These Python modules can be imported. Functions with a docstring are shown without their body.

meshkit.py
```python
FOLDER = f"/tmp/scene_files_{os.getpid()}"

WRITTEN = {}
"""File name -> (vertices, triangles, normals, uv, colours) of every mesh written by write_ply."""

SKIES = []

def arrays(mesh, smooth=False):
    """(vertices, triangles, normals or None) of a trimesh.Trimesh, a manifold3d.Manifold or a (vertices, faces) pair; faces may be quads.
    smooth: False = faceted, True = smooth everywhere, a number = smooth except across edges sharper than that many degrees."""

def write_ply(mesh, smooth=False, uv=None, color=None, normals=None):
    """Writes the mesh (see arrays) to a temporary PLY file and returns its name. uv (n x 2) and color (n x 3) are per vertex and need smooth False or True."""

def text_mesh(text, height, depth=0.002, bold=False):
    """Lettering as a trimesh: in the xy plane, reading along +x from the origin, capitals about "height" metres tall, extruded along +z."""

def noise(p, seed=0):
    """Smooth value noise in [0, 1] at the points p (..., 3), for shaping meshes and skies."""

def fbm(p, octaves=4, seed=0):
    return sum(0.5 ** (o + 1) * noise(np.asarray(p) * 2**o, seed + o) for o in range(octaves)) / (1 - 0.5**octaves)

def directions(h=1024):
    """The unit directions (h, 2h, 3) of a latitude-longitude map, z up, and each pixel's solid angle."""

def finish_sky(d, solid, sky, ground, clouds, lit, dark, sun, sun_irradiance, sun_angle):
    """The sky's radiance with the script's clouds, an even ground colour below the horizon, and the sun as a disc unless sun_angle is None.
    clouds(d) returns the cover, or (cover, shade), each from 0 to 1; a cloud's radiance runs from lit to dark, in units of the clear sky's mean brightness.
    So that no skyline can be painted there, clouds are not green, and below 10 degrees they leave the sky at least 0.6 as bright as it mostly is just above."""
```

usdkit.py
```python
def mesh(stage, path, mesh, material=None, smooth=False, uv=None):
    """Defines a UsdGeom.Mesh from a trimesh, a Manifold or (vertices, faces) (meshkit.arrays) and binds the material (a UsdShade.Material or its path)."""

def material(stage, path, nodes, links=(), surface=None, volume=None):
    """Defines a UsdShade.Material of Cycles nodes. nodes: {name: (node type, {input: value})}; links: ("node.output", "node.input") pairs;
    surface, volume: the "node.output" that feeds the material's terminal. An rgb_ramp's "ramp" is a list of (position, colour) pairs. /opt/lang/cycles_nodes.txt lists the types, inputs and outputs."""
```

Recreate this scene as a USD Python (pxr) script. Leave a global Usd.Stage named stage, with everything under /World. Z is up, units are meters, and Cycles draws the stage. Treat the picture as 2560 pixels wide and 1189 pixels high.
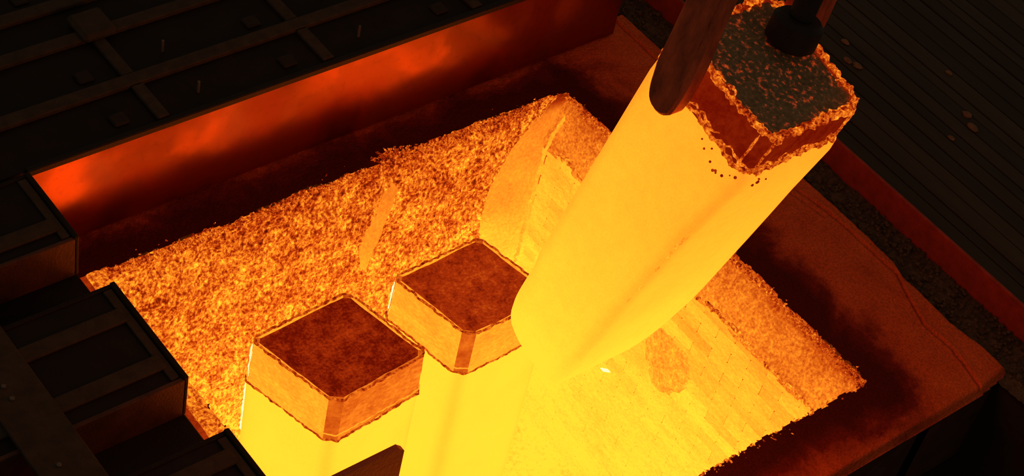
import math
import numpy as np
import trimesh
import usdkit, meshkit
from shapely.geometry import Polygon, Point, LineString
from pxr import Usd, UsdGeom, UsdLux, UsdShade, Gf, Sdf

stage = Usd.Stage.CreateInMemory()
UsdGeom.SetStageUpAxis(stage, UsdGeom.Tokens.z)
UsdGeom.SetStageMetersPerUnit(stage, 1.0)
UsdGeom.Xform.Define(stage, '/World')
UsdGeom.Scope.Define(stage, '/World/Looks')

# ---------------------------------------------------------------- camera, ambient light, exposure
RIGHT, UP, BACK = (0.777, -0.605, 0.173), (0.340, 0.636, 0.693), (-0.529, -0.480, 0.700)
EYE = (-5.606, -5.083, 7.422)


def orthonormal():
    b = np.array(BACK) / np.linalg.norm(BACK)
    r = np.array(RIGHT) - b * np.dot(b, RIGHT)
    r /= np.linalg.norm(r)
    return r, np.cross(b, r), b


cr, cu, cb = orthonormal()
cam = UsdGeom.Camera.Define(stage, '/World/camera')
cam.AddTransformOp().Set(Gf.Matrix4d(*cr, 0, *cu, 0, *cb, 0, *EYE, 1))
cam.CreateHorizontalApertureAttr(36.0)
cam.CreateVerticalApertureAttr(36.0 * 1189 / 2560)
cam.CreateFocalLengthAttr(67.07)
cam.CreateClippingRangeAttr(Gf.Vec2f(0.1, 200))
cam.CreateExposureAttr(0.0)

dome = UsdLux.DomeLight.Define(stage, '/World/hall_ambient')      # the dim, unlit casting hall around the pit
dome.CreateColorAttr(Gf.Vec3f(1.0, 0.70, 0.42))
dome.CreateIntensityAttr(0.030)

# ---------------------------------------------------------------- helpers
used = {}


def numbered(parent, name):
    k = (parent, name)
    n = used.get(k, 0)
    used[k] = n + 1
    return name if n == 0 else f'{name}_{n:03d}'


def keys(p, label=None, cat=None, group=None, kind=None):
    for k, v in (('label', label), ('category', cat), ('group', group), ('kind', kind)):
        if v:
            p.SetCustomDataByKey(k, v)


def thing(name, label=None, cat=None, group=None, kind=None, loc=None, matrix=None):
    x = UsdGeom.Xform.Define(stage, '/World/' + numbered('/World', name))
    if matrix is not None:
        x.AddTransformOp().Set(matrix)
    elif loc is not None:
        x.AddTranslateOp().Set(Gf.Vec3d(*loc))
    keys(x.GetPrim(), label, cat, group, kind)
    return str(x.GetPath())


def obj(name, mesh, m, parent='/World', smooth=False, label=None, cat=None, group=None, kind=None):
    path = parent + '/' + numbered(parent, name)
    g = usdkit.mesh(stage, path, mesh, m, smooth=smooth)
    keys(g.GetPrim(), label, cat, group, kind)
    return path


def box(x0, x1, y0, y1, z0, z1, ch=0.0):
    """A box with chamfered vertical and top edges."""
    if ch <= 0:
        b = trimesh.creation.box((x1 - x0, y1 - y0, z1 - z0))
        b.apply_translation(((x0 + x1) / 2, (y0 + y1) / 2, (z0 + z1) / 2))
        return b
    a = np.array([[x, y, z] for x in (x0 + ch, x1 - ch) for y in (y0 + ch, y1 - ch) for z in (z0, z1)])
    b = np.array([[x, y, z] for x in (x0, x1) for y in (y0 + ch, y1 - ch) for z in (z0 + ch, z1 - ch)])
    c = np.array([[x, y, z] for x in (x0 + ch, x1 - ch) for y in (y0, y1) for z in (z0 + ch, z1 - ch)])
    return trimesh.convex.convex_hull(np.vstack([a, b, c]))


def join(ms):
    return trimesh.util.concatenate(ms)


def grid(P):
    """A mesh over a (n, m, 3) array of points."""
    n, m = P.shape[:2]
    i, j = np.meshgrid(np.arange(n - 1), np.arange(m - 1), indexing='ij')
    a = (i * m + j).ravel()
    f = np.vstack([np.stack([a, a + m, a + m + 1], 1), np.stack([a, a + m + 1, a + 1], 1)])
    return P.reshape(-1, 3), f


def section(q, r, k=5, edge=6):
    """A quad's outline with rounded (k > 2) or chamfered (k = 2) corners, edge points between, same count for every quad."""
    q = np.asarray(q, float)
    out = []
    rr = np.broadcast_to(r, (4,))
    for i in range(4):
        p, a, b = q[i], q[i - 1], q[(i + 1) % 4]
        s = p + (a - p) / np.linalg.norm(a - p) * rr[i]
        e = p + (b - p) / np.linalg.norm(b - p) * rr[i]
        t = np.linspace(0, 1, k)[:, None]
        out.append((1 - t) ** 2 * s + 2 * t * (1 - t) * p + t * t * e if k > 2 else np.array([s, e]))
        n = q[(i + 1) % 4] + (p - q[(i + 1) % 4]) / np.linalg.norm(p - q[(i + 1) % 4]) * rr[(i + 1) % 4]
        out.append(e + (n - e) * (np.arange(1, edge + 1) / (edge + 1))[:, None])
    return np.vstack(out)


def loft(rings, cap0=True, cap1=True):
    """rings: list of (n, 3) closed outlines."""
    n = len(rings[0])
    v = np.vstack(rings)
    f = []
    j = np.arange(n)
    for i in range(len(rings) - 1):
        a, b = i * n + j, i * n + (j + 1) % n
        f += [np.stack([a, b, b + n], 1), np.stack([a, b + n, a + n], 1)]
    for on, i in ((cap0, 0), (cap1, len(rings) - 1)):
        if on:
            v = np.vstack([v, rings[i].mean(0)])
            a, b, c = i * n + j, i * n + (j + 1) % n, np.full(n, len(v) - 1)
            f.append(np.stack([a, c, b], 1) if i == 0 else np.stack([a, b, c], 1))
    m = trimesh.Trimesh(v, np.vstack(f), process=False)
    if m.volume < 0:
        m.invert()
    return m


def at(xy, z):
    return np.column_stack([xy, np.broadcast_to(z, len(xy))])


def bead(path, r, closed=False, seed=0, sides=6, step=0.012, rough=0.5, wander=0.3):
    """A ragged crust ridge along a polyline."""
    p = np.asarray(path, float)
    if closed:
        p = np.vstack([p, p[:1]])
    s = np.r_[0, np.cumsum(np.linalg.norm(np.diff(p, axis=0), axis=1))]
    n = max(4, int(s[-1] / step))
    u = np.linspace(0, s[-1], n, endpoint=not closed)
    c = np.stack([np.interp(u, s, p[:, k]) for k in range(3)], 1)
    t = np.gradient(c, axis=0)
    t /= np.linalg.norm(t, axis=1, keepdims=True) + 1e-9
    ref = np.where(np.abs(t[:, 2:]) < 0.8, [[0, 0, 1.0]], [[1.0, 0, 0]])
    a = np.cross(t, ref)
    a /= np.linalg.norm(a, axis=1, keepdims=True)
    b = np.cross(t, a)
    w = meshkit.noise(c * 38, seed + 3) - 0.5
    w2 = meshkit.noise(c * 41, seed + 9) - 0.5
    c = c + a * (w * r * 2 * wander)[:, None] + b * (w2 * r * 2 * wander)[:, None]
    ang = np.arange(sides) * 2 * math.pi / sides
    ring = c[:, None] + (np.cos(ang)[None, :, None] * a[:, None] + np.sin(ang)[None, :, None] * b[:, None]) * r
    nz = 1 + rough * 2 * (meshkit.fbm(ring * 60, 3, seed) - 0.5)
    if not closed:
        e = np.minimum(np.arange(n), np.arange(n)[::-1]) / 2.0
        nz = nz * np.clip(e, 0.15, 1)[:, None]
    ring = c[:, None] + (ring - c[:, None]) * nz[..., None]
    P = np.concatenate([ring, ring[:, :1]], 1)
    if closed:
        P = np.concatenate([P, P[:1]], 0)
    return grid(P)


def rod(p0, p1, r, sides=20, ch=0.012):
    p0, p1 = np.array(p0, float), np.array(p1, float)
    L = np.linalg.norm(p1 - p0)
    prof = [(0, 0), (r - ch, 0), (r, ch), (r, L - ch), (r - ch, L), (0, L)]
    m = trimesh.creation.revolve(prof, sections=sides)
    m.apply_transform(trimesh.geometry.align_vectors([0, 0, 1], (p1 - p0) / L))
    m.apply_translation(p0)
    return m


# ---------------------------------------------------------------- materials
LK = '/World/Looks/'
HEAT = [(0.0, (.010, .0006, .0)), (.10, (.035, .0016, .0001)), (.25, (.15, .004, .0002)), (.40, (.40, .030, .002)), (.55, (.68, .115, .006)),
        (.68, (.95, .225, .012)), (.80, (2.2, .38, .017)), (.92, (4.0, .59, .026)), (1.0, (4.8, .755, .033))]


def hot(name, z_at, big=(2.0, .15), fine=(60.0, .3), stretch=(1, 1, 1), base=(.05, .022, .012), space='world', axis='z', bump=.3, mid=(12.0, .0), cool=0.0, strength=1.0):
    """Incandescent matter: its temperature (0 to 1 along HEAT) is set by depth, with cooler flecks of scale. z_at: (position, temperature) pairs along the axis."""
    z_at = sorted(z_at)
    lo, hi = z_at[0][0], z_at[-1][0]
    nodes = {
        'geo': ('geometry', {}), 'tex': ('texture_coordinate', {}), 'map': ('mapping', {'scale': stretch}), 'xyz': ('separate_xyz', {}),
        'h': ('map_range', {'from_min': lo, 'from_max': hi if hi > lo else lo + 1, 'clamp': True}),
        'prof': ('rgb_ramp', {'ramp': [((z - lo) / ((hi - lo) or 1), (t, t, t)) for z, t in z_at]}),
        'nb': ('noise_texture', {'scale': big[0], 'detail': 3.0}), 'nm': ('noise_texture', {'scale': mid[0], 'detail': 4.0, 'roughness': .6}),
        'nf': ('noise_texture', {'scale': fine[0], 'detail': 3.0, 'roughness': .65}),
        'b': ('map_range', {'from_min': .3, 'from_max': .7, 'to_min': -big[1], 'to_max': big[1]}),
        'm': ('map_range', {'from_min': .3, 'from_max': .7, 'to_min': -mid[1], 'to_max': mid[1]}),
        'f': ('map_range', {'from_min': .3, 'from_max': .7, 'to_min': -fine[1], 'to_max': fine[1]}),
        's1': ('math', {'math_type': 'add'}), 's2': ('math', {'math_type': 'add'}), 's3': ('math', {'math_type': 'add', 'use_clamp': True}),
        'heat': ('rgb_ramp', {'ramp': HEAT}), 'bp': ('bump', {'strength': bump, 'distance': .01}),
        'p': ('principled_bsdf', {'base_color': base, 'roughness': .85, 'emission_strength': strength, 'specular_ior_level': .2}),
    }
    nodes['ca'] = ('attribute', {'attribute': 'corner_cooling'})
    nodes['cm'] = ('math', {'math_type': 'multiply', 'value2': -cool})
    nodes['s4'] = ('math', {'math_type': 'add', 'use_clamp': True})
    src = 'geo.position' if space == 'world' else 'tex.object'
    links = [(src, 'map.vector'), (src, 'xyz.vector'), (f'xyz.{axis}', 'h.value'), ('h.result', 'prof.fac'),
             ('map.vector', 'nb.vector'), ('map.vector', 'nf.vector'), ('map.vector', 'nm.vector'), ('nb.fac', 'b.value'), ('nf.fac', 'f.value'), ('nm.fac', 'm.value'),
             ('prof.color', 's1.value1'), ('b.result', 's1.value2'), ('s1.value', 's2.value1'), ('f.result', 's2.value2'),
             ('s2.value', 's3.value1'), ('m.result', 's3.value2'), *([('ca.fac', 'cm.value1'), ('s3.value', 's4.value1'), ('cm.value', 's4.value2'), ('s4.value', 'heat.fac')] if cool else [('s3.value', 'heat.fac')]), ('heat.color', 'p.emission_color'), ('nf.fac', 'bp.height'), ('bp.normal', 'p.normal')]
    if not cool:
        for k in ('ca', 'cm', 's4'):
            nodes.pop(k)
    return usdkit.material(stage, LK + name, nodes, links, surface='p.BSDF')


def plain(name, c1, c2, rough=.8, scale=9.0, metallic=0.0, bump=.25, stretch=(1, 1, 1), detail=5.0, spec=.3):
    nodes = {'geo': ('geometry', {}), 'map': ('mapping', {'scale': stretch}), 'n': ('noise_texture', {'scale': scale, 'detail': detail, 'roughness': .65}),
             'r': ('rgb_ramp', {'ramp': [(.3, c1), (.7, c2)]}), 'nf': ('noise_texture', {'scale': scale * 9, 'detail': 3.0}), 'bp': ('bump', {'strength': bump, 'distance': .01}),
             'p': ('principled_bsdf', {'roughness': rough, 'metallic': metallic, 'specular_ior_level': spec})}
    links = [('geo.position', 'map.vector'), ('map.vector', 'n.vector'), ('map.vector', 'nf.vector'), ('n.fac', 'r.fac'), ('r.color', 'p.base_color'), ('nf.fac', 'bp.height'), ('bp.normal', 'p.normal')]
    return usdkit.material(stage, LK + name, nodes, links, surface='p.BSDF')


M = {}
M['dark_tone'] = plain('sooty_steel', (.007, .005, .004), (.015, .010, .008), rough=.75, scale=7)
M['rib'] = plain('dusty_steel', (.035, .026, .018), (.065, .048, .032), rough=.8, scale=14)
M['edge'] = plain('black_steel_edge', (.006, .005, .004), (.012, .009, .008), rough=.6, scale=14)
M['lug'] = plain('dull_steel_lug', (.016, .012, .008), (.032, .024, .016), rough=.8, scale=14)
M['pin'] = plain('grey_pin_steel', (.08, .075, .07), (.14, .13, .12), rough=.5, scale=20)
M['face'] = plain('scorched_steel', (.05, .022, .014), (.11, .045, .026), rough=.6, scale=9)
M['plate'] = plain('brown_steel_plate', (.18, .06, .034), (.24, .08, .045), rough=.6, scale=6)
M['floor'] = plain('black_hall_floor', (.012, .010, .009), (.03, .024, .02), rough=.9, scale=4)
M['plank'] = [plain(f'floor_plank_tone_{i}', tuple(.75 * k * x for x in (.042, .032, .024)), tuple(1.25 * k * x for x in (.046, .035, .026)), rough=.7, scale=6, stretch=(1, .15, 1)) for i, k in enumerate((.8, 1.0, 1.2))]
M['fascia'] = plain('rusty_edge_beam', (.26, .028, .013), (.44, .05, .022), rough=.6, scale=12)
M['gravel'] = plain('brown_gravel', (.03, .022, .016), (.14, .095, .06), rough=.9, scale=30)
M['tong'] = plain('rusted_tong_steel', (.26, .052, .024), (.78, .15, .06), rough=.65, scale=16, stretch=(1, 1, .35), bump=.5)
M['tong_dark'] = plain('blackened_tong_steel', (.012, .009, .008), (.026, .02, .018), rough=.6, scale=16, bump=.4)


def panel_material():
    nodes = {'geo': ('geometry', {}), 'xyz': ('separate_xyz', {}), 'n': ('noise_texture', {'scale': 2.2, 'detail': 4.0, 'roughness': .45, 'distortion': .4}), 'nf': ('noise_texture', {'scale': 26.0, 'detail': 4.0}),
             'foot_shade': ('map_range', {'from_min': .0, 'from_max': .40, 'to_min': .26, 'to_max': .0, 'clamp': True}), 'add': ('math', {'math_type': 'add'}),  # darkens the plate colour towards its foot, imitating the dimmer light there
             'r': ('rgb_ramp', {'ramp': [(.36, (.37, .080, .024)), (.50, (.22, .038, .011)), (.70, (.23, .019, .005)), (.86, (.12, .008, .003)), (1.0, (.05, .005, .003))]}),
             'sp': ('rgb_ramp', {'ramp': [(.30, (.80, .78, .76)), (.45, (1, 1, 1))]}), 'mx': ('mix', {'mix_type': 'multiply', 'fac': .7}),
             'ro': ('map_range', {'from_min': .3, 'from_max': .7, 'to_min': .18, 'to_max': .32}), 'bp': ('bump', {'strength': .08, 'distance': .02}),
             'p': ('principled_bsdf', {'metallic': .5})}
    links = [('geo.position', 'n.vector'), ('geo.position', 'nf.vector'), ('geo.position', 'xyz.vector'), ('xyz.z', 'foot_shade.value'), ('foot_shade.result', 'add.value1'), ('n.fac', 'add.value2'),
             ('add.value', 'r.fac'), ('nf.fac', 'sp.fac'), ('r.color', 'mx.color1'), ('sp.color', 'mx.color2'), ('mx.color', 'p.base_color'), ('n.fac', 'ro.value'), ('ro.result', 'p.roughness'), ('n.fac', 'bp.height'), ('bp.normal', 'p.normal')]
    return usdkit.material(stage, LK + 'heat_worn_shaded_plate', nodes, links, surface='p.BSDF')


M['panel'] = panel_material()


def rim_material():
    """Fired clay and sand, darker in blotches that hug the pit mouth."""
    nodes = {'geo': ('geometry', {}), 'at': ('attribute', {'attribute': 'dark_tone'}), 'n': ('noise_texture', {'scale': 3.2, 'detail': 5.0, 'roughness': .6, 'distortion': .8}), 'ng': ('noise_texture', {'scale': 75.0, 'detail': 3.0}),
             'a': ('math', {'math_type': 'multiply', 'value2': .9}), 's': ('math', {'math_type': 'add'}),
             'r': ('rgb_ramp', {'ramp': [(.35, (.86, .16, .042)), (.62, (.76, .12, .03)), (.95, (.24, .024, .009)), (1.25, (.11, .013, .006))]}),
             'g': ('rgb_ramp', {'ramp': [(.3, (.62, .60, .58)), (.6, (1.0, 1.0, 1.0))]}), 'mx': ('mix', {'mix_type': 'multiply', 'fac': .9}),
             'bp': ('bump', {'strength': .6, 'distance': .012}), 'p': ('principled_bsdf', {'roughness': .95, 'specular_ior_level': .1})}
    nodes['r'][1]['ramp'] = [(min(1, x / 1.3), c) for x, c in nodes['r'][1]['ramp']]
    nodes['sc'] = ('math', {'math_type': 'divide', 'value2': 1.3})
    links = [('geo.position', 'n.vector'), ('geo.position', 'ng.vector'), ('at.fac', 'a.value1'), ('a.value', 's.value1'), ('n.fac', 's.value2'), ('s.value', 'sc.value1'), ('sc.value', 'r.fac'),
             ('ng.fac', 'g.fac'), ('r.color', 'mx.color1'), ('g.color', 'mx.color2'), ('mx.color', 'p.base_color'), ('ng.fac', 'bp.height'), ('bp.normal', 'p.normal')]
    return usdkit.material(stage, LK + 'darkened_rim_clay', nodes, links, surface='p.BSDF')


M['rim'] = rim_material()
M['far'] = hot('hot_rough_lining', [(-2.5, .97), (-1.7, .84), (-1.1, .68), (-.6, .585), (-.20, .55), (-.09, .49), (-.03, .40), (.02, .31)], big=(3.6, .11), mid=(14, .12), fine=(46, .36), stretch=(1, 1, .8))
M['pier'] = hot('hot_smooth_pier', [(-2.5, 1.0), (-1.3, .94), (-1.0, .86), (-.5, .73), (-.12, .64), (-.03, .3)], big=(3, .05), fine=(50, .06))
M['band'] = hot('hot_castable', [(-.6, .70), (-.2, .64), (-.09, .56), (-.03, .46), (.02, .34)], big=(4, .06), mid=(24, .08), fine=(60, .13))
M['brick'] = [hot(f'hot_brick_tone_{i}', [(-2.5, 1.0), (-1.6, .97), (-1.1, .92 + d), (-.6, .855 + d), (-.2, .80 + d)], big=(3, .04), mid=(20, .03), fine=(80, .05), stretch=(1, .6, 1.6)) for i, d in enumerate((-.04, .0, .03))]
M['joint'] = hot('hot_mortar', [(-2.5, .86), (-1.6, .74), (-1.0, .58), (-.2, .42)], big=(3, .05), fine=(60, .1))
M['patch'] = hot('hot_slag_patch', [(-1.6, .90), (-1.2, .83), (-.8, .76)], big=(5, .06), mid=(25, .08), fine=(60, .10))
M['white'] = usdkit.material(stage, LK + 'white_hot_corner', {'e': ('emission', {'color': (1.0, .72, .22), 'strength': 2.6})}, [], surface='e.emission')
M['hearth'] = hot('hot_hearth', [(-3, .98), (-2, .97)], big=(3, .05), fine=(30, .08))
M['lip_band'] = hot('hot_broken_lip', [(-.1, .60), (.1, .60)], big=(6, .05), mid=(22, .10), fine=(55, .28))
M['red_light_strip'] = hot('dull_red_rim_light', [(-.1, .36), (.1, .36)], big=(6, .03), mid=(22, .05), fine=(60, .05))  # emission standing in for red light falling on the rim
M['lip'] = hot('glowing_lip_crumbs', [(-.2, .60), (-.05, .50), (.03, .40)], big=(6, .12), mid=(22, .18), fine=(70, .30))

# pit ingots (object space, z = 0 at the ingot's foot)
M['body'] = hot('yellow_hot_steel', [(0, 1.0), (2.4, .985)], big=(3, .012), fine=(60, .008), bump=.05, space='object', base=(.03, .02, .012), cool=.06)
M['edge_hot'] = hot('yellow_hot_corner', [(0, .95), (2.4, .86)], big=(3, .02), fine=(60, .02), bump=.05, space='object')
M['head_y'] = hot('orange_hot_head', [(1.7, .84), (2.3, .79)], big=(5, .04), mid=(14, .03), fine=(40, .05), stretch=(1, 1, 1.6), space='object')
M['head_o'] = hot('deep_orange_head', [(1.7, .66), (2.3, .60)], big=(5, .07), mid=(14, .06), fine=(40, .06), stretch=(1, 1, 1.6), space='object')
M['strip'] = hot('dull_orange_corner', [(1.7, .56), (2.3, .50)], big=(9, .06), fine=(40, .05), space='object')
M['crust1'] = hot('dull_red_crust', [(0, .29), (4, .29)], big=(5, .06), mid=(16, .06), fine=(60, .07), space='object', base=(.04, .012, .008))
M['crust2'] = hot('red_crust', [(0, .36), (4, .36)], big=(5, .05), mid=(16, .06), fine=(60, .07), space='object', base=(.04, .012, .008))
M['bead_d'] = hot('dark_scale_bead', [(0, .45), (4, .45)], big=(8, .08), mid=(26, .14), fine=(60, .18), space='object')
M['bead_b'] = hot('bright_scale_bead', [(0, .62), (4, .62)], big=(8, .08), mid=(26, .14), fine=(60, .22), space='object')
# lifted ingot (object space, z = 0 at its crown, -1.8 at its foot)
M['l_body'] = hot('lifted_hot_steel', [(-1.8, 1.0), (-1.5, .96), (-1.1, .90), (-.6, .85), (-.2, .82)], big=(3, .012), mid=(20, .01), fine=(110, .016), bump=.05, space='object', base=(.03, .02, .012), cool=.06)
M['l_edge'] = hot('lifted_cooling_edge', [(-1.8, .96), (-1.3, .88), (-.7, .78), (-.2, .68)], big=(6, .04), mid=(24, .03), fine=(70, .03), bump=.05, space='object')
M['l_flake'] = hot('edge_scale_flakes', [(-1.8, .83), (0, .74)], big=(8, .05), mid=(28, .08), fine=(70, .10), space='object')
M['l_face'] = hot('dark_red_head', [(-.3, .275), (0, .275)], big=(5, .02), mid=(14, .02), fine=(50, .02), space='object', base=(.025, .005, .003))
M['l_bead'] = hot('orange_scale_bead', [(-.4, .485), (.1, .485)], big=(8, .10), mid=(28, .16), fine=(70, .26), space='object')


def crown_material():
    """Cold grey slag with embers showing through its pores."""
    nodes = {'t': ('texture_coordinate', {}), 'n1': ('noise_texture', {'scale': 46.0, 'detail': 3.0, 'roughness': .6}), 'n2': ('noise_texture', {'scale': 6.0, 'detail': 3.0, 'distortion': .8}),
             'a': ('map_range', {'from_min': .35, 'from_max': .75, 'to_min': -.06, 'to_max': .06}), 's': ('math', {'math_type': 'add'}),
             'e': ('rgb_ramp', {'ramp': [(.535, (0, 0, 0)), (.585, (.06, .003, .0003)), (.66, (.22, .012, .0008)), (.80, (.5, .06, .003))]}),
             'c': ('rgb_ramp', {'ramp': [(.3, (.20, .15, .085)), (.7, (.42, .32, .19))]}), 'bp': ('bump', {'strength': .7, 'distance': .012}),
             'p': ('principled_bsdf', {'roughness': .9, 'emission_strength': 1.0, 'specular_ior_level': .15})}
    links = [('t.object', 'n1.vector'), ('t.object', 'n2.vector'), ('n2.fac', 'a.value'), ('n1.fac', 's.value1'), ('a.result', 's.value2'), ('s.value', 'e.fac'), ('e.color', 'p.emission_color'),
             ('n1.fac', 'c.fac'), ('c.color', 'p.base_color'), ('n1.fac', 'bp.height'), ('bp.normal', 'p.normal')]
    return usdkit.material(stage, LK + 'grey_slag_crown', nodes, links, surface='p.BSDF')


M['crown'] = crown_material()

# ---------------------------------------------------------------- the pit
X0, X1, Y0, Y1, ZF = -2.08, 1.08, -1.79, 0.855, -2.5
fl = Polygon([(-9, -9), (9, -9), (9, 9), (-9, 9)], [[(-2.75, -2.15), (2.28, -2.15), (2.28, 1.6), (-2.75, 1.6)]])
m = trimesh.creation.extrude_polygon(fl, .2, engine='earcut')
m.apply_translation((0, 0, -.9))
obj('floor', m, M['floor'], kind='structure')
hearth = grid(np.stack(list(np.meshgrid(np.linspace(X0 - .1, X1 + .1, 60), np.linspace(Y0 - .1, Y1 + .1, 50), indexing='ij')) + [np.zeros((60, 50))], -1) + np.array([0, 0, ZF]))
hv = hearth[0]
hv[:, 2] += .03 * (meshkit.fbm(hv * [9, 9, 1], 4, 5) - .5)
obj('floor', (hv, hearth[1]), M['hearth'], smooth=True, kind='structure', label='glowing yellow hearth at the bottom of the soaking pit')


def batter(z):                                                    # how far the lining leans into the pit at depth z
    return .13 * np.clip(-z / .32, 0, 1) + .05 * np.clip((-z - .32) / 2, 0, 1)


# far wall: rough patched lining, vertical, lumpy, with a crumbling lip
wb = thing('wall_back', kind='structure')
nx, nz = 330, 215
xs, zs = np.linspace(X0 - .15, X1 + .02, nx), np.concatenate([np.linspace(-.012, -.3, 45), np.linspace(-.31, ZF, nz - 45)])
XX, ZZ = np.meshgrid(xs, zs, indexing='ij')
P = np.stack([XX, np.zeros_like(XX), ZZ], -1)
lump = meshkit.fbm(P * [6, 6, 6], 3, 11) - .5
grit = meshkit.fbm(P * [42, 1, 36], 3, 17) - .5
ragged = meshkit.fbm(P * [5, 0, 0], 4, 21) - .5
depth = .055 * lump + .030 * grit - .035 * np.clip(1 + ZZ / .07, 0, 1) ** 2 * (.5 + 2 * ragged)
P[..., 1] = Y1 - depth - .04 * np.clip(-ZZ / 1.2, 0, 1)
P[..., 1] = Y1 - (Y1 - P[..., 1])
obj('lining', grid(P), M['far'], wb, smooth=True, label='rough clumpy orange refractory lining')
obj('backing', box(X0 - .4, X1 + .6, Y1 + .14, Y1 + .36, ZF - .1, -.06), M['edge'], wb)
# smooth ribs of fresh lining running down the far wall
def rib_strip(x0, z0, x1, z1, w, proud, seed):
    n, k = 40, 7
    t, s = np.linspace(0, 1, n), np.linspace(-1, 1, k)
    T, S = np.meshgrid(t, s, indexing='ij')
    Xc, Zc = x0 + (x1 - x0) * T, z0 + (z1 - z0) * T
    q = np.stack([Xc + S * w * np.sin(math.pi * np.clip(T, .01, .99)) ** .7, Y1 - .05 - proud * (1 - S ** 4) - .04 * np.clip(-Zc / 1.2, 0, 1), Zc], -1)
    q[..., 0] += .06 * (meshkit.fbm(q * 9, 4, seed) - .5)
    q[..., 1] += .05 * (np.abs(S) > .99)
    return grid(q)
for k, a in enumerate([(-.20, -.22, -.36, -.80, .045, .010)]):
    obj('lining_rib', rib_strip(*a, 40 + k), M['pier'], wb, smooth=True)
# corner pier: smooth plaster splay in the far right corner
n = 60
t = np.linspace(0, 1, n)
z = .0 - 2.5 * t
q = np.stack([np.stack([X1 - .02 - batter(z) - (w0 + w1) * (.12 + .88 * np.clip(-z / .62, 0, 1) ** .8), Y1 - .02 - y0 * np.clip(t * 2.2, .25, 1), z], 1) for w0, w1, y0 in ((.24, .10, .03), (.20, .10, .06), (.10, .06, .09), (.03, .01, .10), (-.04, -.01, .12))], 1)
q += (meshkit.fbm(q * 9, 3, 61)[..., None] - .5) * .02
obj('corner_pier', grid(q), M['pier'], wb, smooth=True, label='smooth yellow plaster pier in the far corner')
cp = np.stack([X1 - .05 - batter(z[2:34]), np.full(32, Y1 - .125) - .0 * z[2:34], z[2:34]], 1)
obj('corner_bead', bead(cp, .011, seed=63, rough=.8, wander=.9), M['head_y'], wb, smooth=True)

# right wall: castable band at the mouth, bricks below
wr = thing('wall_right', kind='structure')
ny, nb = 260, 46
ys, zs = np.linspace(Y0 - .02, Y1 - .02, ny), np.linspace(-.012, -.37, nb)
YY, ZZ = np.meshgrid(ys, zs, indexing='ij')
P = np.stack([np.zeros_like(YY), YY, ZZ], -1)
lump = meshkit.fbm(P * [1, 7, 7], 3, 31) - .5
grit = meshkit.fbm(P * [1, 45, 45], 3, 37) - .5
rag = meshkit.fbm(P * [0, 6, 0], 4, 39) - .5
P[..., 0] = X1 - batter(ZZ) - .05 * lump - .02 * grit + (.02 + .07 * rag) * np.clip(1 + ZZ / .07, 0, 1) ** 2
obj('castable_band', grid(P), M['band'], wr, smooth=True, label='rough orange castable band under the rim')
obj('backing', box(X1 + .14, X1 + .5, Y0 - .3, Y1 + .3, ZF - .1, -.06), M['edge'], wr)
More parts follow.
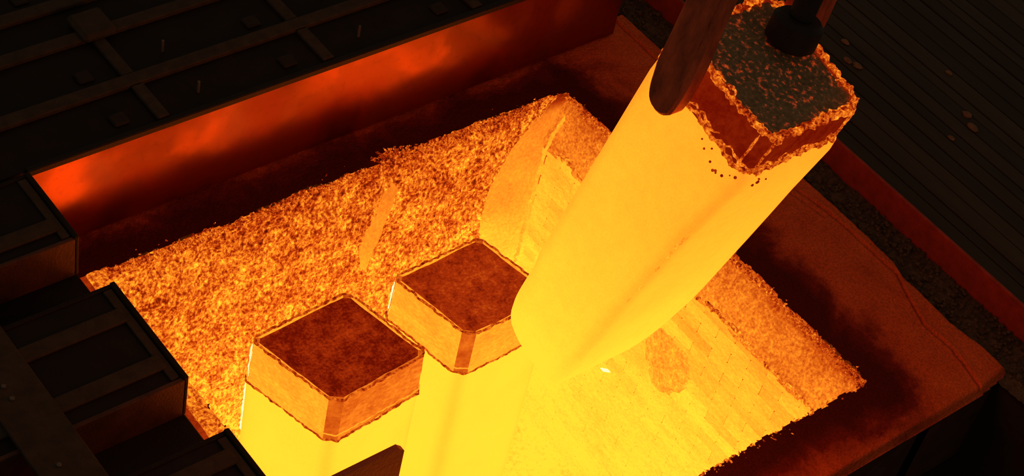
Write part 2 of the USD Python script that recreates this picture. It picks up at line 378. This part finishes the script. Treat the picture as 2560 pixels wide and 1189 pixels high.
# mortar sheet behind the bricks
zz = np.linspace(-.33, ZF, 20)
q = np.stack([np.stack([X1 - batter(zz) + .012, np.full(20, y), zz], 1) for y in np.linspace(Y0 - .02, Y1, 12)], 0)
obj('mortar', grid(q), M['joint'], wr, smooth=True)
rng = np.random.default_rng(7)
course, blen = .0835, .27
nbrick = 0
for c in range(26):
    z1 = -.34 - c * course
    y = Y0 - .02 - (blen / 2 if c % 2 else 0)
    while y < Y1 - .1:
        a, b = max(y, Y0 - .02) + .002, min(y + blen, Y1 - .04) - .002
        y += blen
        if b - a < .05:
            continue
        zm = z1 - course / 2
        xf = X1 - float(batter(zm)) - rng.uniform(-.002, .004)
        m = box(xf, xf + .05, a + .0015, b - .0015, z1 - course + .008, z1 - .001, ch=.003)
        obj('brick', m, M['brick'][rng.integers(3)], wr)
        nbrick += 1
# ledge of slag where band and brick meet, and a slag patch on the bricks
yy = np.linspace(Y0 + .02, Y1 - .2, 60)
obj('slag_ledge', bead(np.stack([X1 - batter(np.full(60, -.34)) - .002, yy, -.335 + .05 * (meshkit.fbm(np.stack([yy * 3, yy * 0, yy * 0], 1), 3, 71) - .5)], 1), .014, seed=72, rough=.9, wander=1.0), M['lip'], wr, smooth=True)
def slag(cy, cz, ry, rz, seed, th=.03):
    n, k = 40, 12
    A, Rr = np.meshgrid(np.linspace(0, 2 * math.pi, n), np.linspace(0, 1, k), indexing='ij')
    wob = 1 + .5 * (meshkit.fbm(np.stack([np.cos(A) * 1.6, np.sin(A) * 1.6, np.zeros_like(A)], -1), 3, seed) - .5)
    Yp, Zp = cy + np.cos(A) * Rr * ry * wob, cz + np.sin(A) * Rr * rz * wob
    h = th * np.sqrt(np.clip(1 - Rr ** 3, 0, 1)) * (.5 + meshkit.fbm(np.stack([Yp * 22, Zp * 22, Zp * 0], -1), 3, seed + 1))
    q = np.stack([X1 - batter(Zp) + .012 - h, Yp, Zp], -1)
    return grid(q)
for k, a in enumerate([(-.62, -.98, .21, .25)]):
    obj('slag_patch', slag(*a, 80 + k), M['patch'], wr, smooth=True, label='rough darker slag patch on the bricks' if k == 0 else None)

obj('hot_gap', bead([(X1 - .185, -.178, -1.452), (X1 - .185, -.265, -1.40)], .010, seed=88, rough=.6), M['white'], wr, smooth=True, label='white-hot gap between the bricks')

# left and front walls (seen only through the gaps, they close the pit)
for nm, ax in (('wall_left', 0), ('wall_front', 1)):
    w = thing(nm, kind='structure')
    L = np.linspace(Y0 - .05, Y1 + .05, 150) if ax == 0 else np.linspace(X0 - .05, X1 + .05, 170)
    zs = np.concatenate([np.linspace(-.012, -.2, 24), np.linspace(-.22, ZF, 60)])
    LL, ZZ = np.meshgrid(L, zs, indexing='ij')
    P = np.stack([LL, np.zeros_like(LL), ZZ], -1)
    d = .05 * (meshkit.fbm(P * 7, 3, 91 + ax) - .5) + .02 * (meshkit.fbm(P * 40, 2, 95 + ax) - .5) - .05 * np.clip(1 + ZZ / .08, 0, 1) ** 2 * (.5 + meshkit.fbm(P * [7, 0, 0], 3, 97))
    q = np.stack([X0 + d, LL, ZZ], -1) if ax == 0 else np.stack([LL, Y0 + d, ZZ], -1)
    obj('lining', grid(q), M['band'] if ax == 0 else M['far'], w, smooth=True)
    if ax == 0:
        sx, sy = np.meshgrid(np.linspace(X0 - .105, X0 + .012, 16), np.linspace(Y0, Y1, 260), indexing='ij')
        q2 = np.stack([sx, sy, np.zeros_like(sx)], -1)
        q2[..., 2] = .012 + .03 * (meshkit.fbm(q2 * 26, 3, 141) - .45) - .03 * (np.abs(sx - X0 + .045) / .06) ** 6
        obj('broken_lip', grid(q2), M['lip_band'], w, smooth=True, label='glowing broken top of the left wall')
        sx, sy = np.meshgrid(np.linspace(X0 - .20, X0 - .095, 12), np.linspace(Y0, Y1, 200), indexing='ij')
        q2 = np.stack([sx, sy, np.zeros_like(sx)], -1)
        q2[..., 2] = .006 + .014 * (meshkit.fbm(q2 * 18, 3, 143) - .3)
        obj('red_light_strip', grid(q2), M['red_light_strip'], w, smooth=True)  # added glowing strip that imitates pit light on the left rim
        obj('backing', box(X0 - .4, X0 - .12, Y0 - .3, Y1 + .3, ZF - .1, -.06), M['edge'], w)
    else:
        obj('backing', box(X0 - .4, X1 + .5, Y0 - .345, Y0 - .1, -1.2, -.06), M['face'], w)
        obj('backing', box(X0 - .4, X1 + .5, Y0 - .345, Y0 - .1, ZF - .1, -1.2), M['edge'], w)

# ---------------------------------------------------------------- rim of the pit
rim = thing('pit_rim', 'reddish clay rim around the mouth of the glowing pit, darker towards its edge', 'rim')
crack = LineString([(1.80, 1.4), (1.77, .3), (1.784, -.491), (1.819, -.698), (1.83, -.926), (1.83, -1.127), (1.832, -1.29), (1.756, -1.46), (1.68, -1.659), (1.691, -1.868), (1.624, -2.144)])
crack2 = LineString([(1.70, .2), (1.73, -.5), (1.77, -.75)])
outer = Polygon([(1.0, 1.3), (1.90, 1.3), (1.90, .6), (1.911, -.5), (1.914, -1.009), (1.904, -1.221), (1.862, -1.338), (1.868, -1.42), (1.855, -1.72), (1.885, -1.94), (1.876, -2.13), (1.64, -2.16), (-2.6, -2.16), (-2.6, -1.5), (1.0, -1.5)])
mouth = Polygon([(X0, Y0), (X1, Y0), (X1, Y1), (X0, Y1)])


def rim_section(x0, x1, y0, y1, step, clip=None, label=None):
    nxx, nyy = int((x1 - x0) / step) + 1, int((y1 - y0) / step) + 1
    GX, GY = np.meshgrid(np.linspace(x0, x1, nxx), np.linspace(y0, y1, nyy), indexing='ij')
    p2 = np.stack([GX, GY, np.zeros_like(GX)], -1)
    d = np.hypot(np.maximum(np.maximum(X0 - GX, GX - X1), 0), np.maximum(np.maximum(Y0 - GY, GY - Y1), 0))
    wob = .03 * (meshkit.fbm(p2 * 7, 3, 101) - .5) + .018 * (meshkit.fbm(p2 * 40, 2, 103) - .5)
    h = .016 * (meshkit.fbm(p2 * 5, 4, 105) - .5) + .006 * (meshkit.fbm(p2 * 55, 2, 107) - .5)
    din = np.minimum(np.minimum(GX - X0, X1 - GX), np.minimum(GY - Y0, Y1 - GY))      # how far a point overhangs the mouth
    ragged = .050 * meshkit.fbm(p2 * 6, 3, 109) + .030 * meshkit.fbm(p2 * 34, 3, 111) - .034
    h -= .10 * np.clip(din, 0, .05)
    import shapely
    pts = shapely.points(GX.ravel(), GY.ravel())
    for cl, w, dep in ((crack, .010, .030), (crack2, .006, .012)):
        dc = shapely.distance(cl, pts).reshape(GX.shape)
        h -= dep * np.clip(1 - dc / w, 0, 1)
        h += .004 * np.exp(-((dc - .02) / .015) ** 2)
    if clip is not None:
        de = shapely.distance(clip.exterior, pts).reshape(GX.shape)
        inside = shapely.contains(clip, pts).reshape(GX.shape)
        h -= .04 * np.clip(1 - np.where(inside, de, 0) / .025, 0, 1) ** 2
        h = np.where(inside, h, -.05)
    v, f = grid(np.stack([GX, GY, h], -1))
    keep = np.ones(len(v), bool)
    if clip is not None:
        keep = inside.ravel() | (de.ravel() < step * 1.5)
    keep &= (din < ragged).ravel()
    f = f[keep[f].all(1)]
    dark_tone = np.exp(-((d + wob * 3) / .27) ** 2).ravel()  # grows towards the pit mouth, where the clay colour darkens
    uq, f = np.unique(f, return_inverse=True)
    f = f.reshape(-1, 3)
    v, dark_tone = v[uq], dark_tone[uq]
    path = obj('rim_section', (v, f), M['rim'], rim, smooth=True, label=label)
    UsdGeom.PrimvarsAPI(stage.GetPrimAtPath(path)).CreatePrimvar('dark_tone', Sdf.ValueTypeNames.FloatArray, 'vertex').Set(dark_tone.astype(np.float32).tolist())


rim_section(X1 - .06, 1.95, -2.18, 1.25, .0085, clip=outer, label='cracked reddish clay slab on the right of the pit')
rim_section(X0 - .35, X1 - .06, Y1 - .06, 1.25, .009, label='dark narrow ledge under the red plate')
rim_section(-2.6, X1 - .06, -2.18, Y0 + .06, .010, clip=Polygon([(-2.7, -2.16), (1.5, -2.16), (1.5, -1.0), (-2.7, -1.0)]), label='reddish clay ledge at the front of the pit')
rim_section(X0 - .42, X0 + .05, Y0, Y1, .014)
obj('rim_body', join([box(X1 + .10, 1.79, -2.14, 1.25, -.8, -.055), box(-2.6, X1 + .2, -2.14, Y0 - .12, -.85, -.055)]), M['face'], rim)
# glowing crumbs heaped along the lip
rng = np.random.default_rng(5)
def crumbs(n, along, seed, name):
    ms = []
    for i in range(n):
        s = rng.uniform(.0035, .010)
        m = trimesh.creation.icosphere(0, s)
        m.vertices *= rng.uniform(.5, 1.5, (12, 1)) * np.array([2.0, .8, .7])
        m.apply_transform(trimesh.transformations.random_rotation_matrix(rng.random(3)))
        m.apply_translation(along(rng))
        ms.append(m)
    obj(name, join(ms), M['lip'], rim, kind='stuff')
crumbs(1500, lambda r: (r.uniform(X0, X1), Y1 + abs(r.normal(0, .028)) - .03, -.018 + r.uniform(-.03, .01)), 1, 'lip_crumb')
crumbs(800, lambda r: (X1 + abs(r.normal(0, .02)) - .03, r.uniform(Y0, Y1), -.012 + r.uniform(-.03, .01)), 2, 'lip_crumb')
crumbs(420, lambda r: (r.uniform(-.6, X1), Y0 - abs(r.normal(0, .02)) + .01, -.012 + r.uniform(-.03, .01)), 3, 'lip_crumb')
crumbs(160, lambda r: (-.22 + r.normal(0, .07), Y1 + r.normal(.0, .022), .006 + abs(r.normal(0, .012))), 4, 'lip_crumb')

# ---------------------------------------------------------------- trough of gravel and the plank deck on the right
gv = thing('gravel_trough', 'brown gravel strip between the clay rim and the plank deck', 'gravel', kind='stuff')
nxx, nyy = 30, 260
GX, GY = np.meshgrid(np.linspace(1.80, 2.16, nxx), np.linspace(-2.6, 2.6, nyy), indexing='ij')
p2 = np.stack([GX, GY, np.zeros_like(GX)], -1)
h = -.055 + .03 * (meshkit.fbm(p2 * 9, 3, 121) - .5) + .02 * (meshkit.fbm(p2 * 40, 2, 123) - .5)
obj('gravel_bed', grid(np.stack([GX, GY, h], -1)), M['gravel'], gv, smooth=True, kind='stuff')
rng = np.random.default_rng(9)
ms = []
for i in range(1300):
    s = rng.uniform(.006, .016) * (1.8 if rng.random() < .05 else 1)
    m = trimesh.creation.icosphere(0, s)
    m.vertices *= rng.uniform(.6, 1.35, (12, 1)) * np.array([1, 1, .7])
    m.apply_translation((rng.uniform(1.86, 2.145), rng.uniform(-2.5, 2.2), -.048 + rng.uniform(0, .012)))
    ms.append(m)
obj('gravel_stone', join(ms), M['gravel'], gv, kind='stuff')
obj('gravel_base', box(1.80, 2.16, -2.6, 2.6, -.8, -.08), M['floor'], gv)

DZ = .14
dk = thing('plank_deck', 'dark plank floor deck with a reddish steel edge beam on the right', 'deck')
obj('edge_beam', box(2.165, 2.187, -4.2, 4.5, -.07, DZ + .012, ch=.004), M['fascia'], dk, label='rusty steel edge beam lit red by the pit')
rng = np.random.default_rng(12)
x = 2.19
i = 0
while x < 5.0:
    w = rng.choice([.085, .11, .11, .13])
    obj('plank', box(x + .004, x + w - .004, -4.2 + rng.uniform(0, .1), 4.5, DZ - .045, DZ + rng.uniform(-.004, .003), ch=.005), M['plank'][rng.integers(3)], dk)
    x += w
    i += 1
obj('joist', join([box(2.19, x, yj, yj + .08, -.7, DZ - .046) for yj in np.arange(-4.1, 4.4, .9)]), M['floor'], dk)
# small clods of spilled scale lying on the planks
rng = np.random.default_rng(14)
M['clod'] = plain('brown_scale_clod', (.16, .075, .04), (.3, .15, .08), scale=30)
for k, (cx, cy, r) in enumerate([(2.90, .26, .020), (2.78, .12, .022), (2.80, .05, .024), (3.12, -.62, .022), (3.06, -.72, .026), (2.86, -.72, .016), (3.32, -.28, .016)]):
    m = trimesh.creation.icosphere(2, r)
    m.vertices *= (.6 + .8 * meshkit.fbm(m.vertices / r * 1.7 + k, 3, k))[:, None] * np.array([1.0, 1.6, .55])
    m.apply_translation((cx, cy, DZ + r * .35))
    lab = ['uppermost brown clod of scale on the plank deck, beside the ingot', 'middle one of three brown clods on the planks near the ingot', 'lowest and brightest of the three clods near the ingot on the planks',
           'small reddish clod on the planks well right of the ingot', 'larger brown clod on the planks well right of the ingot', 'tiny clod on the planks near the reddish edge beam', 'tiny clod on the planks nearest the right picture edge'][k]
    obj('scale_clod', m, M['clod'], smooth=True, label=lab, cat='clod', group='clods of scale on the planks')

# ---------------------------------------------------------------- the cover carriage at the back (dark ribbed deck, red heat-worn side plate with shade painted at its foot)
T = .66
cv = thing('cover_carriage', 'dark ribbed steel pit cover with a glowing red side plate, behind the pit', 'pit cover')
obj('deck_plate', box(-4.3, 1.67, 1.115, 3.9, T - .10, T - .035, ch=.004), M['dark_tone'], cv)
obj('edge_flange', box(-2.372, 1.675, 1.085, 1.125, T - .055, T - .012, ch=.006), M['edge'], cv)
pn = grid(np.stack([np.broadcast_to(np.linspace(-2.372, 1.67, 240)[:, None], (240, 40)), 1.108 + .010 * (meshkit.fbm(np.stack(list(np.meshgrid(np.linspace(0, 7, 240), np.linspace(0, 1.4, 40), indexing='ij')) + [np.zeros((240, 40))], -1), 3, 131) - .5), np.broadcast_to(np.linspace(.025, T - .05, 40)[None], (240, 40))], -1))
obj('side_plate', trimesh.util.concatenate([trimesh.Trimesh(*pn, process=False), box(-2.372, 1.668, 1.117, 1.14, .02, T - .06)]), M['panel'], cv, smooth=30, label='red heat-worn steel side plate reflecting the glow, shade painted along its foot')
obj('end_plate', box(1.64, 1.67, 1.115, 3.9, .02, T - .06), M['face'], cv)
for y0 in (1.415, 1.83, 2.12, 2.62, 3.1):
    obj('rib', box(-4.3, 1.67, y0, y0 + .085, T - .035, T - .004, ch=.006), M['rib'], cv)
for k, xc in enumerate((-2.66, -1.61, -.58, .45, 1.3)):
    for a, b in ((1.135, 1.41), (1.50, 1.825), (2.205, 2.615)):
        obj('cross_rib', box(xc, xc + .07, a, b, T - .035, T - .008, ch=.006), M['rib'], cv)
        if xc > -2.3:
            obj('anchor_pin', rod((xc + .30, a + .10, T - .035), (xc + .30, a + .10, T + .045), .008, 8, .002), M['pin'], cv)
            obj('lug', box(xc - .22, xc - .13, a + .05, a + .14, T - .035, T - .016, ch=.008), M['lug'], cv)
obj('clamp_block', box(-1.66, -1.46, 1.80, 2.02, T - .02, T + .035, ch=.02), M['rib'], cv)

# ---------------------------------------------------------------- box beams on the left
def beam(y0, y1, label, ribs, back=-4.3):
    b = thing('box_beam', label, 'beam', 'box beams along the left of the pit')
    obj('top_plate', box(back, -2.385, y0 + .012, y1 - .012, T - .05, T - .022, ch=.003), M['dark_tone'], b)
    obj('end_plate', box(-2.40, -2.372, y0, y1, T - .27, T, ch=.006), M['dark_tone'], b)
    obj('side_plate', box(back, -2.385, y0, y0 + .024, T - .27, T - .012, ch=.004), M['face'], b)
    obj('side_plate', box(back, -2.385, y1 - .024, y1, T - .27, T - .012, ch=.004), M['dark_tone'], b)
    for r in ribs:
        obj('rib', box(back, -2.43, r, r + .09, T - .022, T - .002, ch=.006), M['rib'], b)
    obj('edge_strip', box(-2.45, -2.405, y0 + .03, y1 - .03, T - .022, T - .010, ch=.003), M['rib'], b)
    return b
beam(.575, 1.08, 'dark steel box beam nearest the red plate, on the left', (.66,))
beam(-.432, .245, 'longest dark steel box beam, in the middle of the left side', (.0, -.33))
beam(-1.62, -.765, 'dark steel box beam at the bottom left, nearest the camera', (-.95, -1.3))
cb_ = thing('cross_bar', 'flat dusty steel bar lying across the box beams at far left', 'bar')
obj('bar', box(-3.22, -2.965, -3.0, .9, T - .002, T + .024, ch=.004), M['rib'], cb_)
for yb in (.1, -.1, -.18, -.6, -1.2):
    obj('bolt', rod((-3.12, yb, T + .024), (-3.12, yb, T + .034), .012, 8, .002), M['pin'], cb_)
pl = thing('beam_plinth', 'black steel plinth carrying the box beams beside the pit', 'plinth')
obj('plinth_body', box(-4.3, -2.40, -1.9, 1.07, -.3, T - .272, ch=.01), M['edge'], pl)
obj('plinth_edge', box(-2.42, -2.375, -1.9, 1.07, .02, T - .275, ch=.006), M['dark_tone'], pl)

# chamfered steel plate standing near the front left
plp = Polygon([(-3.4, .03), (-1.75, .03), (-1.74, .05), (-1.74, .62), (-1.775, .655), (-3.4, .655)])
m = trimesh.creation.extrude_polygon(plp, .03, engine='earcut')
m.apply_transform(np.array([[1, 0, 0, 0], [0, 0, 1, -1.25], [0, 1, 0, 0], [0, 0, 0, 1.0]]))
m.fix_normals()
sp = thing('guard_plate', 'brown steel guard plate with a clipped corner, in front of the left ingot', 'plate')
obj('plate', m, M['plate'], sp)
obj('bolt', rod((-1.75, -1.235, .40), (-1.727, -1.235, .40), .010, 8, .002), M['edge'], sp)


# ---------------------------------------------------------------- ingots
def body_mesh(rings, k, edge, mat, parent, fade=None):
    """The cast body; corner_cooling is 1 at its corners, where steel gives off heat fastest, and falls to 0 along the faces."""
    mesh = loft(rings)
    per = k + edge
    i = np.arange(len(rings[0])) % per
    dist = np.abs(i - (k - 1) / 2)
    dist = np.minimum(dist, per - dist)
    c = np.exp(-(dist / (k * .30)) ** 2)
    cc = np.concatenate([np.tile(c, len(rings)).reshape(len(rings), -1) * (np.ones(len(rings)) if fade is None else fade)[:, None]]).ravel()
    cc = np.r_[cc, np.zeros(len(mesh.vertices) - len(cc))]
    p = obj('body', mesh, mat, parent, smooth=True)
    UsdGeom.PrimvarsAPI(stage.GetPrimAtPath(p)).CreatePrimvar('corner_cooling', Sdf.ValueTypeNames.FloatArray, 'vertex').Set(cc.astype(np.float32).tolist())


def crust_sheet(sec, z, inset, amp, seed, drop=.0):
    """An uneven cap inside an outline."""
    c = sec.mean(0)
    ks = np.linspace(0, 1 - inset, 26)
    q = np.stack([at(c + (sec - c) * s, z) for s in ks], 1)
    q = np.concatenate([q, q[:1]], 0)
    edge = (ks / ks[-1])[None, :]
    q[..., 2] += amp * (meshkit.fbm(q * 11, 4, seed) - .5) * 2 * (1 - edge ** 8) - drop * (1 - edge ** 6)
    return grid(q)


def pit_ingot(label, quad, ztop, head_mats, crust, seed, zfoot=ZF + .015):
    c = np.mean(quad, 0)
    g = thing('ingot', label, 'ingot', 'glowing steel ingots', loc=(c[0], c[1], zfoot))
    H = ztop - zfoot
    Q = (np.array(quad) - c) * 1.03
    hb = H - .325                                                # foot of the hot top
    rings = []
    for zz, s, r in [(0, .98, .09), (.03, 1.02, .09), (hb * .5, 1.04, .085), (hb - .02, 1.035, .075), (hb - .004, 1.025, .07)]:
        rings.append(at(section(Q * s, r, 7, 10), zz))
    body_mesh(rings, 7, 10, M['body'], g)
    sec = section(Q * 1.02, [.052, .030, .030, .034], 2, 12)
    sect = section(Q, [.052, .030, .030, .034], 2, 12)
    # the four sides of the hot top and its chamfer strips, each a slab of its own
    n = len(sec)
    per = n // 4
    inner = .93
    for i in range(4):
        for nm, a, b, mt in (('corner_strip', i * per, i * per + 1, M['strip']), ('head_side', i * per + 1, (i + 1) * per, head_mats[i])):
            idx = np.arange(a, b + 1) % n
            lo, hi = sec[idx], sect[idx]
            rows = 9
            q = np.stack([at(lo + (hi - lo) * t, hb + (H - .004 - hb) * t) for t in np.linspace(0, 1, rows)], 1)
            if nm == 'head_side':
                out = (lo + hi) / 2
                nrm = np.array([(lo[-1] - lo[0])[1], -(lo[-1] - lo[0])[0]])
                nrm /= np.linalg.norm(nrm)
                q[..., :2] += nrm * ((meshkit.fbm(q * [5, 5, 14], 3, seed + i) - .5) * .022)[..., None]
            back = q.copy()
            back[..., :2] *= inner
            P = np.concatenate([q, back[:, ::-1], q[:, :1]], 1)
            v, f = grid(P)
            obj(nm, (v, f), mt, g, smooth=40)
    obj('head_core', loft([at(section(Q * .94, .06, 2, 4), hb), at(section(Q * .94, .06, 2, 4), H - .06)]), M['strip'], g)
    obj('top_crust', crust_sheet(sect, H - .006, .02, .016, seed + 11, .010), crust, g, smooth=True, label='dull red crust on the ingot top')
    obj('rim_bead', bead(at(sect * .985, H - .004), .008, True, seed + 5, rough=.9, wander=.8), M['bead_d'], g, smooth=True, label='flaky orange scale around the top edge')
    obj('collar_bead', bead(at(sec * 1.012, hb + .004), .0065, True, seed + 6, rough=1.0, wander=1.1), M['bead_d'], g, smooth=True)
    obj('collar_bead', bead(at(sec * 1.008, hb + .045), .004, True, seed + 8, rough=1.0, wander=2.0), M['head_y'], g, smooth=True)
    rr = np.random.default_rng(seed)
    for _ in range(7):
        j = rr.integers(per + 2, 2 * per) if rr.random() < .7 else rr.integers(1, per)
        p = at(sec[j:j + 1] * 1.03, hb - rr.uniform(.015, .10))[0]
        m = trimesh.creation.icosphere(1, rr.uniform(.004, .009))
        m.apply_translation(p)
        obj('scale_fleck', m, M['bead_d'], g)
    # the corner that faces the burner flame, white hot
    up, lo = sect[3 * per] * 1.01, section(Q * 1.04, .085, 7, 10)[3 * 17 + 3]
    zs_ = np.linspace(H - .06, hb - .45, 20)
    pts = np.array([[*(up if z > hb else lo), z] for z in zs_])
    obj('hot_corner', bead(pts, .008, seed=seed + 9, rough=.5, wander=.5), M['white'], g, smooth=True, label='white-hot left corner')


# corners in order: front, right, back, left
I1 = [(-1.347, -.299), (-.732, -.251), (-.852, .32), (-1.495, .288)]
I2 = [(-.449, -.272), (.167, -.257), (.06, .304), (-.556, .289)]
pit_ingot('yellow-hot steel ingot with dull red crusted top, nearest the left side of the pit', I1, -.30, [M['head_o'], M['head_y'], M['head_y'], M['head_y']], M['crust1'], 200)
pit_ingot('yellow-hot steel ingot with red crusted top, standing behind the tip of the lifted ingot', I2, -.30, [M['head_y']] * 4, M['crust2'], 230)

# the lifted ingot, hanging askew in the tongs
LR = np.array([[.987, -.036, .158], [.076, .964, -.254], [-.143, .262, .954]])
u, _, vt = np.linalg.svd(LR)
LR = u @ vt
LC = np.array([-.605, -1.664, 2.81])
LM = Gf.Matrix4d(*LR[:, 0], 0, *LR[:, 1], 0, *LR[:, 2], 0, *LC, 1)
g = thing('ingot', 'big glowing yellow ingot hanging askew from the tongs above the pit', 'ingot', 'glowing steel ingots', matrix=LM)
def rect(x0, x1, y0, y1):
    return np.array([(x0, y0), (x1, y0), (x1, y1), (x0, y1)])
prof = [(.205, -.318, .325, -.325, .285, .06), (.26, -.320, .335, -.332, .285, .065), (.42, -.318, .375, -.322, .268, .065), (.6, -.316, .408, -.314, .248, .065), (.8, -.316, .436, -.312, .225, .065),
        (1.0, -.315, .452, -.312, .203, .065), (1.2, -.315, .453, -.316, .18, .07), (1.4, -.315, .450, -.321, .158, .07)]
rings = [at(section(rect(*p[1:5]), p[5], 7, 8), -p[0]) for p in prof]
L1, L0 = 1.865, 1.46
for s in np.linspace(.08, 1, 12):
    t = L0 + (L1 - L0) * s
    k = 1 - .16 * (1 - math.sqrt(max(0, 1 - s ** 5)))
    rc = rect(-.315, .449, -.322, .138)
    c = np.array([-.12, -.16])
    rings.append(at(section(c + (rc - c) * k, [.07, .07 + .14 * s, .07 + .06 * s, .07 + .12 * s], 7, 8), -t))
body_mesh(rings, 7, 8, M['l_body'], g, np.array([1] * 8 + list(np.linspace(.9, 0, 12))))
# hot top
hs, hl = section(rect(-.315, .315, -.30, .30), .05, 2, 12), section(rect(-.318, .322, -.312, .288), .05, 2, 12)
n = len(hs)
per = n // 4
zt, zb = -.006, -.205
for i in range(4):
    for nm, a, b in (('corner_strip', i * per, i * per + 1), ('head_side', i * per + 1, (i + 1) * per)):
        idx = np.arange(a, b + 1) % n
        q = np.stack([at(hs[idx] + (hl[idx] - hs[idx]) * t, zt + (zb - zt) * t) for t in np.linspace(0, 1, 8)], 1)
        dn = 1 if nm == 'corner_strip' else .985
        q[..., :2] *= dn
        back = q.copy()
        back[..., :2] *= .92
        obj(nm, grid(np.concatenate([q, back[:, ::-1], q[:, :1]], 1)), M['l_face'], g, smooth=40)
obj('head_core', loft([at(hs * .93, zt - .06), at(hl * .93, zb)]), M['l_face'], g)
obj('top_crust', crust_sheet(hs, zt, .02, .020, 301, .012), M['crown'], g, smooth=True, label='cold grey slag crown speckled with red embers')
obj('rim_bead', bead(at(hs * .97, zt), .014, True, 305, rough=1.2, wander=1.1, step=.007), M['l_bead'], g, smooth=True, label='glowing orange scale around the top edge')
obj('collar_bead', bead(at(hl * 1.0, zb + .012), .010, True, 306, rough=1.2, wander=1.4, step=.007), M['l_bead'], g, smooth=True, label='flaking orange scale at the foot of the hot top')
obj('rim_bead', bead(at(hs * .915, zt + .002), .007, True, 307, rough=1.4, wander=3.0, step=.006), M['l_bead'], g, smooth=True)
obj('collar_bead', bead(at(hl * 1.004, zb + .040), .006, True, 308, rough=1.4, wander=2.5, step=.006), M['l_bead'], g, smooth=True)
for i in range(4):
    for j in (i * per, i * per + 1):
        obj('corner_bead', bead(np.stack([at(hs[j:j + 1] * (1 - t) + hl[j:j + 1] * t, zt + (zb - zt) * t)[0] for t in np.linspace(0, 1, 12)]), .006, seed=310 + j, rough=.8), M['l_bead'], g, smooth=True)
rr = np.random.default_rng(33)
for a, b in ((.62, .80), (.85, .92), (.98, 1.05), (1.10, 1.13)):        # scale clinging to the front edge of the body
    e = np.array([(np.interp(t, [.42, .8, 1.4], [-.304, -.302, -.300]), np.interp(t, [.42, .8, 1.4], [-.308, -.298, -.306]), -t) for t in np.linspace(a, b, 8)])
    obj('edge_scale', bead(e, .0055, seed=340 + int(a * 100), rough=1.0, wander=1.6), M['l_flake'], g, smooth=True)
for _ in range(16):
    s = rr.random()
    p = np.array([-.322, -.32 + .25 * s, -.225 - rr.random() * .07]) if rr.random() < .6 else np.array([-.30 + rr.random() * .2, -.333, -.225 - rr.random() * .05])
    m = trimesh.creation.icosphere(1, rr.uniform(.003, .008))
    m.apply_translation(p)
    obj('scale_fleck', m, M['crust1'], g)

# ---------------------------------------------------------------- tongs holding it
tg = thing('ingot_tongs', 'rusty steel lifting tongs gripping the head of the hanging ingot', 'tongs', matrix=LM)
edge_l = [(.045, -.217), (.07, -.25), (.10, -.262), (.135, -.260), (.159, -.25), (.178, -.226), (.195, -.19), (.229, -.10), (.297, .229)]
edge_r = [(.161, .342), (.118, .169), (.085, .057), (.061, -.046), (.046, -.153)]
dy_l, dy_r = (.297 - .229) / .329, (.161 - .118) / .173
edge_l.append((.297 + .9 * .215, .229 + .9))
edge_r.insert(0, (.161 + .9 * .215, .342 + .787))
outline = Polygon(edge_l + edge_r).buffer(-.010).buffer(.010)
def arm(x0, x1):
    ch = .012
    o, i = outline, outline.buffer(-ch)
    def ring(pg, x):
        ls = LineString(pg.exterior.coords)
        return np.array([[x, *ls.interpolate(d, normalized=True).coords[0]] for d in np.linspace(0, 1, 200, endpoint=False)])
    m = loft([ring(i, x0), ring(o, x0 + ch), ring(o, x1 - ch), ring(i, x1)], False, False)
    caps = []
    for x, pg in ((x0, i), (x1, i)):
        v, f = trimesh.creation.triangulate_polygon(Polygon(ring(pg, 0)[:, 1:]), engine='earcut')
        caps.append(trimesh.Trimesh(np.column_stack([np.full(len(v), x), v]), f, process=False))
    m = join([m] + caps)
    m.merge_vertices()
    m = m.subdivide_to_size(.05)
    nz = (meshkit.fbm(m.vertices * [30, 30, 8], 3, 401) - .5) * .006
    m.vertices[:, 0] += nz
    m.fix_normals()
    return m
obj('arm', arm(-.425, -.328), M['tong'], tg, smooth=35)
obj('arm', arm(.332, .43), M['tong'], tg, smooth=35)
d = np.array([.10, .30, .95])
d /= np.linalg.norm(d)
f0 = np.array([.150, .055, .012])
obj('foot', rod(f0, f0 + d * .13, .108, 40, .02), M['tong_dark'], tg, smooth=35, label='round black foot pressed on the slag crown')
obj('plunger', rod(f0 + d * .12, f0 + d * 1.1, .052, 24), M['tong_dark'], tg, smooth=35)
obj('crosshead', box(-.46, .47, .28, .48, 1.02, 1.22, ch=.02), M['tong_dark'], tg)

UsdShade.MaterialBindingAPI.Apply(stage.GetPrimAtPath('/World'))
